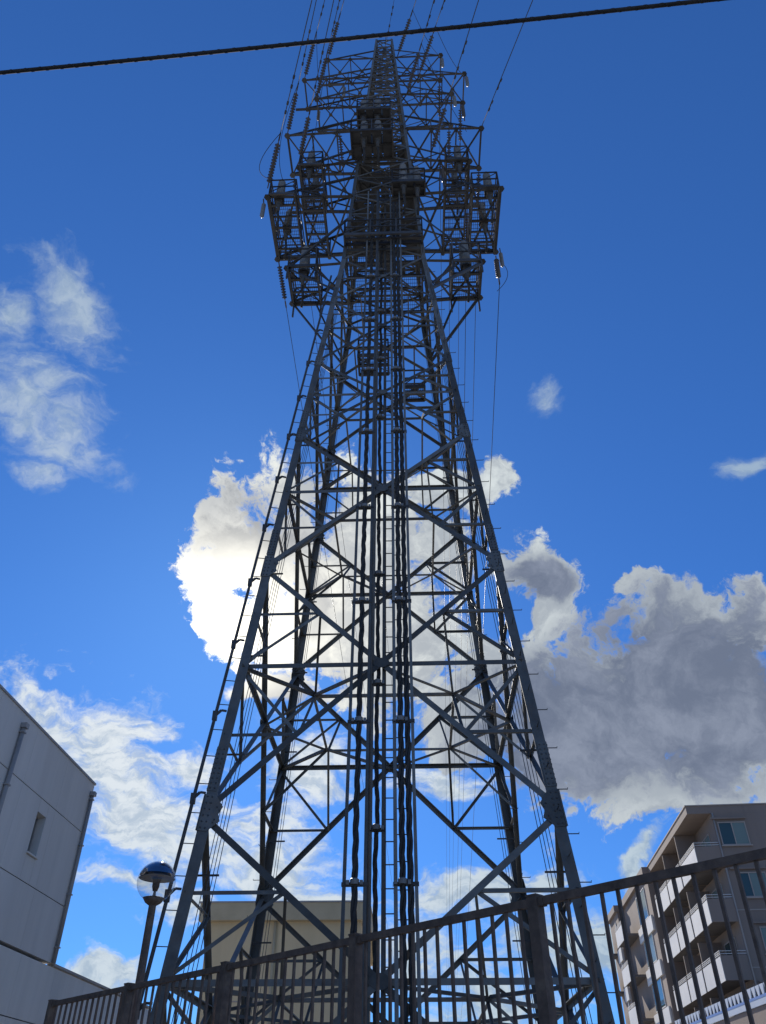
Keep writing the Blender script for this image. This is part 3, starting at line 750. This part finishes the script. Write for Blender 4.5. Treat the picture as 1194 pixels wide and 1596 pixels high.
loop('from the upper right arm to its outer tip', ends['upper right arm'], lw(4.5, -.8, 46.9), .9)
loop('under the outer right platform', lw(5.3, 1.7, 32.6), lw(5.1, 1.9, 30.4), -.1, (.5, 0, 0))
# tubular arresters at arm tips
for nm, p, dz in (('top right arm tip', (3.4, -.7, 50), .0), ('upper right arm tip', (4.65, -.8, 47.1), 0), ('third right arm tip', (3.8, -.9, 44.5), 0), ('outer left platform corner', (-5.45, -1.5, 33.1), 0), ('rear right platform corner', (5.45, 1.5, 33.2), 0),
                  ('upper left arm rear', (-3.9, .7, 47.0), 0), ('top left arm rear', (-2.5, .7, 50), 0)):
    t = thing('surge_arrester', f'pale rod shaped arrester hanging at the {nm}', 'arrester', lw(*p), 0, 'surge arresters on the arms')
    m = MB(); m.tube([(0, 0, .02), (.03, .1, -.25)], .03, 6); m.build('bracket', STEELD, t)
    prof = [(.03, 0)]
    for i in range(10): prof += [(.075, -.03-i*.1), (.1, -.06-i*.1), (.075, -.09-i*.1)]
    prof += [(.03, -1.1), (0, -1.12)]
    m = MB(); m.lathe(prof, 10, Matrix.Translation((.03, .12, -.22))); m.build('rod', PORC, t, True)
# thick service cable crossing overhead
a, b = at(-140, 118, 2.25), at(1300, -26, 1.7)
a.z = b.z = EYE+5.45
t = thing('service_cable', 'thick black cable crossing overhead near the top of the picture', 'cable', a)
pts = [p-a for p in catenary(a, b, .04, 60)]
m = MB(); m.tube(pts, .0125, 8); m.build('messenger', CABLE, t, True)
m = MB(); hp = []
for i in range(481):
    f = i/480; p = pts[0].lerp(pts[-1], f)-Vector((0, 0, .16*f*(1-f))); an = f*2*math.pi*60
    hp.append(p+Vector((0, math.cos(an)*.009, math.sin(an)*.009)))
m.tube(hp, .006, 5); m.build('lashing', CABLE, t, True)

# ------------------------------------------------------------------ fence
fe = thing('metal_fence', 'dark brown metal fence with upright bars running across the foreground', 'fence', (FP.x, FP.y, 0), math.atan2(FD.y, FD.x))
FT = EYE+1.316
m = MB(); m.box(-SP*6, -.09, 0, SP*4+.1, .09, .45); m.build('concrete_plinth', CONC, fe)
bal = MB(); bal.box(-.0105, -.0105, .55, .0105, .0105, FT-.06); bal = bal.mesh('baluster'); bal.materials.append(FENCE)
post = MB(); post.box(-.042, -.042, .45, .042, .042, FT); post.box(-.046, -.046, FT, .046, .046, FT+.012); post = post.mesh('post'); post.materials.append(FENCE)
for i in range(-6, 5):
    link('post', post, None, fe, Matrix.Translation((i*SP, 0, 0)))
    if i < 4:
        m = MB(); m.box(i*SP+.043, -.021, FT-.06, (i+1)*SP-.043, .021, FT-.008); m.build('top_rail', FENCE, fe)
        m = MB(); m.box(i*SP+.05, -.022, .53, (i+1)*SP-.05, .022, .58); m.build('bottom_rail', FENCE, fe)
        for xb in (i*SP+.043, (i+1)*SP-.083): m = MB(); m.box(xb, -.026, FT-.068, xb+.04, .026, FT-.02); m.build('rail_bracket', FENCE, fe)
        for j in range(1, 14): link('baluster', bal, None, fe, Matrix.Translation((i*SP+j*SP/14+random.uniform(-.003, .003), 0, 0)) @ Matrix.Rotation(R(random.uniform(-.15, .15)), 4, 'Y'))

# ------------------------------------------------------------------ globe lamp
gc = at(244, 1374, 10.6)
t = thing('street_lamp', 'clear glass globe lamp on a dark tapering post behind the fence', 'street lamp', (gc.x, gc.y, 0))
gz = gc.z; GR = .238
m = MB(); m.lathe([(.0, 0), (.12, 0), (.12, .25), (.062, .3), (.056, 2.4), (.05, 2.42), (.046, gz-GR-.06), (.045, gz-GR-.03), (.045, gz-GR+.02)], 16); m.build('post', FENCE, t, True)
m = MB(); m.lathe([(.045, gz-GR-.04), (.10, gz-GR-.005), (.135, gz-GR+.045), (.12, gz-GR+.05), (0, gz-GR+.03)], 24); m.build('collar', FENCE, t, True)
prof = [(GR*math.sin(a), gz-GR*math.cos(a)) for a in [R(x) for x in range(30, 181, 5)]]
m = MB(); m.lathe(prof, 36); m.build('globe', GLOBE, t, True)
r2 = GR*.965
prof = [(r2*math.sin(a), gz-r2*math.cos(a)) for a in [R(x) for x in range(108, 181, 4)]]
m = MB(); m.lathe(prof, 36); m.build('reflector_cap', MIRROR, t, True)
m = MB(); m.lathe([(0, gz+.055), (.1, gz+.06), (.18, gz+.05), (r2*.985, gz+.035), (.18, gz+.038), (.1, gz+.04), (0, gz+.04)], 32); m.build('reflector_disc', TRIM, t, True)
m = MB(); m.lathe([(0, gz-.115), (.03, gz-.11), (.045, gz-.06), (.045, gz+.0), (.06, gz+.04)], 16); m.build('lamp_holder', FENCE, t, True)
m = MB(); m.lathe([(.05, gz-GR+.05), (.02, gz-GR+.08), (.012, gz-GR+.16), (0, gz-GR+.17)], 12); m.build('inner_stem', TRIM, t, True)

# ------------------------------------------------------------------ left building
def building(name, label, origin, az, cat='building'):
    return thing(name, label, cat, origin, -R(az))            # local +Y runs away from the viewer, +X to the right
c0 = at(148, 1222, 20.0)
LB = building('grey_building', 'windowed grey panel clad building block at the left edge', (c0.x, c0.y, 0), 3.0)
H = c0.z; z1, z2, z3 = 20*.291+EYE, 20*.2077+EYE, 20*.150+EYE
m = MB(); m.box(-8, -22, z3-.02, -.28, -.03, H-.05); m.build('wall', TRIM, LB)
rows = [(z3, z2), (z2, z1), (z1, H)]
yw0, yw1 = -3.75, -3.05                                       # window bay
wz0, wz1 = 20*.243+EYE-.55, 20*.243+EYE+.75
def panel(y0, y1, za, zb, m_, par):
    q = MB(); q.box(-.28, y0+.003, za+.01, .0, y1-.003, zb-.01); return q.build('wall_panel', m_, par)
# window found on the wall plane from where the photograph shows it
def on_wall(o, az, px, py):
    """ local y and world z where the line of sight meets the wall through o """
    n = Vector((math.cos(R(az)), -math.sin(R(az)), 0)); d = ray(px, py)
    s = n.dot(Vector(o)-Vector((0, 0, EYE)))/n.dot(d); p = Vector((0, 0, EYE))+d*s
    return (p-Vector(o)).dot(Vector((math.sin(R(az)), math.cos(R(az)), 0))), p.z
wy0, wt = on_wall(c0, 3.0, 59, 1265); wy1, _ = on_wall(c0, 3.0, 73, 1271); _, wb = on_wall(c0, 3.0, 42, 1330)
wy1 = wy0+max(.45, wy1-wy0)
cuts = [0, -1.8, -3.6, -5.4, -7.2, -9.0, -10.8, -12.6, -14.4, -16.2, -18.0, -19.8, -22]
for (za, zb) in rows:
    for a, b in zip(cuts, cuts[1:]):
        if za < wt and zb > wb and b < wy1 and a > wy0:       # panels cut round the window
            lo, hi = max(b, wy0), min(a, wy1)
            if b < lo-.02: panel(b, lo, za, zb, ALC, LB)
            if hi+.02 < a: panel(hi, a, za, zb, ALC, LB)
            if zb > wt+.02: panel(lo, hi, max(wt, za), zb, ALC, LB)
            if za < wb-.02: panel(lo, hi, za, min(wb, zb), ALC, LB)
        else: panel(b, a, za, zb, ALC, LB)
m = MB(); m.box(-.12, -22, H-.03, .025, .03, H+.02); m.box(-8, -.12, H-.03, -.12, .03, H+.02); m.build('coping', TRIM, LB)
wn_ = MB(); e = .05
for q in ((wy0, wb, wy0+e, wt), (wy1-e, wb, wy1, wt), (wy0+e, wt-e, wy1-e, wt), (wy0+e, wb, wy1-e, wb+e)): wn_.box(-.24, q[0]+.008, q[1]+.012, -.17, q[2]-.008, q[3]-.012)
wf = wn_.build('window', TRIM, LB)
m = MB(); m.box(-.22, wy0+e, wb+e, -.20, wy1-e, wt-e); m.build('pane', CURT, wf)
m = MB(); m.box(-.16, wy0-.04, wb-.0, .05, wy1+.04, wb+.03); m.build('sill', ALC2, wf)
def downpipe(y, za, zb, r=.045, hopper=True):
    m = MB(); m.tube([(.055, y, za), (.055, y, zb)], r, 10); p = m.build('downpipe', TRIM, LB, True)
    z = za+.3
    while z < zb: 
        m = MB(); m.box(0, y-r-.015, z, .055+r+.008, y+r+.015, z+.03); m.build('pipe_bracket', TRIM, p); z += 1.1
    if hopper: m = MB(); m.box(.005, y-.07, zb, .13, y+.07, zb+.10); m.build('rain_hopper', TRIM, p)
downpipe(-.12, z3, H-.35)
py_, pz_ = on_wall(c0, 3.0, 33, 1135)
downpipe(py_, z3, pz_, .05)
LB2 = building('low_annex', 'lower pale annex wall below the grey panel building', (c0.x, c0.y, 0), 3.0)
m = MB(); m.box(-7, -22, 0, -.28, 7.6, z3-.05); m.build('wall', TRIM, LB2)
lc = list(reversed([-22+1.85*i for i in range(17)]))
za_, zb_ = 0.0, z3-.03
for a, b in zip(lc, lc[1:]):
    for (p_, q_) in ((1.85+EYE, zb_-.02), (EYE-.1, 1.85+EYE), (0, EYE-.1)): panel(b, a, p_, q_, ALC2, LB2)
m = MB(); m.box(-.14, .0, z3-.03, .03, 7.7, z3+.02); m.build('coping', TRIM, LB2)

# ------------------------------------------------------------------ beige building behind the tower
c1 = at(313, 1405, 36.0); c2 = at(576, 1402, 36.0)
BB = building('beige_building', 'plain beige building with a projecting flat parapet behind the tower', (c1.x, c1.y, 0), 1.5)
BW = c2.x-c1.x; BH = c1.z; ov = .35
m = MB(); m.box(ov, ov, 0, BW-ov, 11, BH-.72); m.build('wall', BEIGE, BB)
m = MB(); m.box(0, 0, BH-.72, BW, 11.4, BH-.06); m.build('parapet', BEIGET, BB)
m = MB(); m.box(-.04, -.04, BH-.06, BW+.04, 11.44, BH); m.build('coping', TRIM, BB)
for z in (BH-3.6, BH-6.6): m = MB(); m.box(ov, ov-.012, z, BW-ov, ov-.003, z+.05); m.build('joint_strip', TAUPEL, BB)
m = MB(); m.tube([(3.2, ov-.1, 0), (3.2, ov-.1, BH-.74)], .06, 8); m.build('downpipe', BEIGET, BB, True)

# ------------------------------------------------------------------ taupe apartment block on the right
RC = at(1068, 1257, 48.0)
AZ = 5.6
RB = building('apartment_block', 'taupe apartment block with white balcony panels behind the fence at right', (RC.x, RC.y, 0), AZ)
RH = RC.z; ST = 2.8
# block one: main wall set back behind the balconies
D1 = 1.38
m = MB(); m.box(D1, .9, 0, 16, 13.5, RH-.45); m.build('wall', TAUPE, RB)
m = MB(); m.box(0, 0, RH-.45, 16.3, 13.7, RH); rf = m.build('roof', TAUPE, RB)
m = MB(); m.box(-.05, -.05, RH, 16.3, 13.75, RH+.06); m.build('coping', TAUPEL, rf)
m = MB(); m.box(D1, .0, 0, 16, .9, RH-.452); m.build('wall', TAUPE, RB)
def win(x0, x1, z0, z1, y, par, split=.5, dark_first=True):
    q = MB(); e = .06
    for (a, b, c_, d) in ((x0, z0, x1, z0+e), (x0, z1-e, x1, z1), (x0, z0+e, x0+e, z1-e), (x1-e, z0+e, x1, z1-e)): q.box(a, y-.04, b, c_, y+.05, d)
    xm = lerp(x0, x1, split); q.box(xm-.03, y-.03, z0+e, xm+.03, y+.05, z1-e)
    w_ = q.build('window', TAUPEL, par)
    m = MB(); m.box(x0+e, y-.01, z0+e, xm-.03, y+.01, z1-e); m.build('pane', PANE if dark_first else CURT, w_)
    m = MB(); m.box(xm+.03, y-.01, z0+e, x1-e, y+.01, z1-e); m.build('pane', CURT, w_)
    m = MB(); m.box(x0-.08, y-.12, z0-.07, x1+.08, y+.02, z0-.003); m.build('sill', TAUPEL, w_)
    m = MB(); m.box(x0-.35, y-.16, z1+.14, x1+.06, y+.02, z1+.24); m.build('lintel_hood', TAUPE, w_)
for k_, (xa, xb) in enumerate(((1.6, 3.2), (1.98, 3.55), (2.4, 4.2), (1.98, 3.55), (1.98, 3.55))):
    zt = RH-.98-k_*ST
    win(xa, xb, zt-1.32, zt, -.02, RB, .5 if k_ == 0 else .4, k_ != 2)
    win(6.3, 8.2, zt-1.4, zt, -.02, RB)
    if k_: m = MB(); m.box(D1+.01, -.03, zt+.82, 16, -.003, zt+.88); m.build('floor_band', TAUPEL, RB)
# storeys of balconies
def balcony(par, x0, x1, y0, y1, zf, corner=False):
    """ floor slab, white side panel, handrail, end panel; zf is the floor height """
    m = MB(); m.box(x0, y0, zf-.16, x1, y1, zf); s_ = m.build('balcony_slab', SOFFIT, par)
    m = MB(); m.box(x0-.04, y0+.03, zf-.22, x0-.003, y1-.03, zf+.92); m.build('balcony_panel', WHITEP, s_)
    for h in (1.0, 1.08, 1.17): m = MB(); m.box(x0-.035, y0, zf+h, x0+.0, y1, zf+h+.03); m.build('handrail', WHITEP, s_)
    q = MB(); y = y0+.03
    while y < y1: q.box(x0-.028, y-.015, zf+.92, x0-.008, y+.015, zf+1.17); y += .45
    tag(q.build('rail_posts', WHITEP, s_), kind='stuff')
    if corner:
        m = MB(); m.box(x0, y0-.06, zf-.22, x1, y0-.003, zf+.95); m.build('end_panel', TAUPE, s_)
        for h in (1.02, 1.15): m = MB(); m.box(x0, y0-.045, zf+h, x1, y0-.015, zf+h+.03); m.build('handrail', WHITEP, s_)
for k_ in range(5):
    zf = RH-3.29-k_*ST
    balcony(RB, 0, D1, 0.9 if False else .0, 4.3, zf, True)
    m = MB(); m.box(.05, 4.35, zf-.16, D1, 4.47, zf+ST-.5 if k_ else RH-.46); m.build('balcony_divider', TAUPE, RB)
    balcony(RB, 0, D1, 4.55, 8.6, zf)
    m = MB(); m.box(.05, 8.65, zf-.16, D1, 8.77, zf+ST-.5 if k_ else RH-.46); m.build('balcony_divider', TAUPE, RB)
    balcony(RB, 0, D1, 8.85, 13.2, zf)
    # balcony doors
    for ya in (1.3, 5.4, 9.8):
        q = MB()
        for (a, b, c_, d) in ((0, 0, 2.4, .06), (0, 2.0, 2.4, 2.06), (0, .06, .06, 2.0), (2.34, .06, 2.4, 2.0), (1.17, .06, 1.23, 2.0)): q.box(D1-.05, ya+a, zf+b, D1-.002, ya+c_, zf+d)
        w_ = q.build('balcony_door', TAUPEL, RB); m = MB(); m.box(D1-.03, ya+.06, zf+.06, D1-.01, ya+2.34, zf+2.0); m.build('pane', CURT if (k_+int(ya)) % 3 else PANE, w_)
m = MB(); m.tube([(D1+.06, -.07, 0), (D1+.06, -.07, RH-.46)], .045, 8); m.build('downpipe', TAUPEL, RB, True)
# block two and three, stepped to the left
def step_block(x0, y0, y1, h, n, dep=1.0):
    m = MB(); m.box(x0, y0, 0, 14, y1, h-.5); m.build('wall', TAUPE, RB)
    m = MB(); m.box(x0-.25, y0-.1, h-.5, 14.2, y1+.1, h); m.build('roof', TAUPE, RB)
    ym = lerp(y0, y1, .55)
    for k_ in range(n):
        zf = h-3.2-k_*ST
        balcony(RB, x0-dep, x0-.002, ym, y1-.3, zf)
        q = MB(); ya = y0+1.6; yb = ym-1.2
        for (a, b, c_, d) in ((ya, 0, yb, .06), (ya, 1.94, yb, 2.0), (ya, .06, ya+.06, 1.94), (yb-.06, .06, yb, 1.94), ((ya+yb)/2-.04, .06, (ya+yb)/2+.04, 1.94)): q.box(x0-.07, a, zf+.2+b, x0-.003, c_, zf+.2+d)
        w_ = q.build('window', WHITEP, RB); m = MB(); m.box(x0-.04, ya+.06, zf+.26, x0-.02, yb-.06, zf+2.14); m.build('pane', CURT if k_ % 2 else PANE, w_)
        m = MB(); m.box(x0-.14, y0+.4, zf-.85, x0-.003, ym-.3, zf+.1); m.build('wall_panel', WHITEP, RB)
step_block(-.22, 13.75, 25.5, RH, 5)
step_block(-.75, 25.6, 30.5, RH-.1, 5, .45)
# blue and white scalloped awning strip near the ground
AW = building('shop_awning', 'low blue and white toothed strip beside the apartment block at lower right', (16.95, 36, 0), 1.7, 'awning')
m = MB(); m.box(-.05, 0, 6.2, .0, 20, 6.46); m.build('board', WHITE, AW)
m = MB(); m.box(-.062, 0, 6.46, .012, 20, 6.56); m.build('stripe', BLUEW, AW)
tm = MB(); pr = [(.16, 0), (.34, 0), (.49, .4), (.01, .4)]
tm.add([(x_, y, z) for x_ in (-.04, 0) for y, z in pr], [(0, 1, 2, 3), (7, 6, 5, 4)]+[(i, 4+i, 4+(i+1) % 4, (i+1) % 4) for i in range(4)]); tm = tm.mesh('tooth'); tm.materials.append(WHITE)
for i in range(35): link('tooth', tm, None, AW, Matrix.Translation((-.005, .05+i*.56, 6.56)))
m = MB(); m.box(.03, 0, 0, .16, 20, 6.19); m.build('wall', TAUPE, AW)
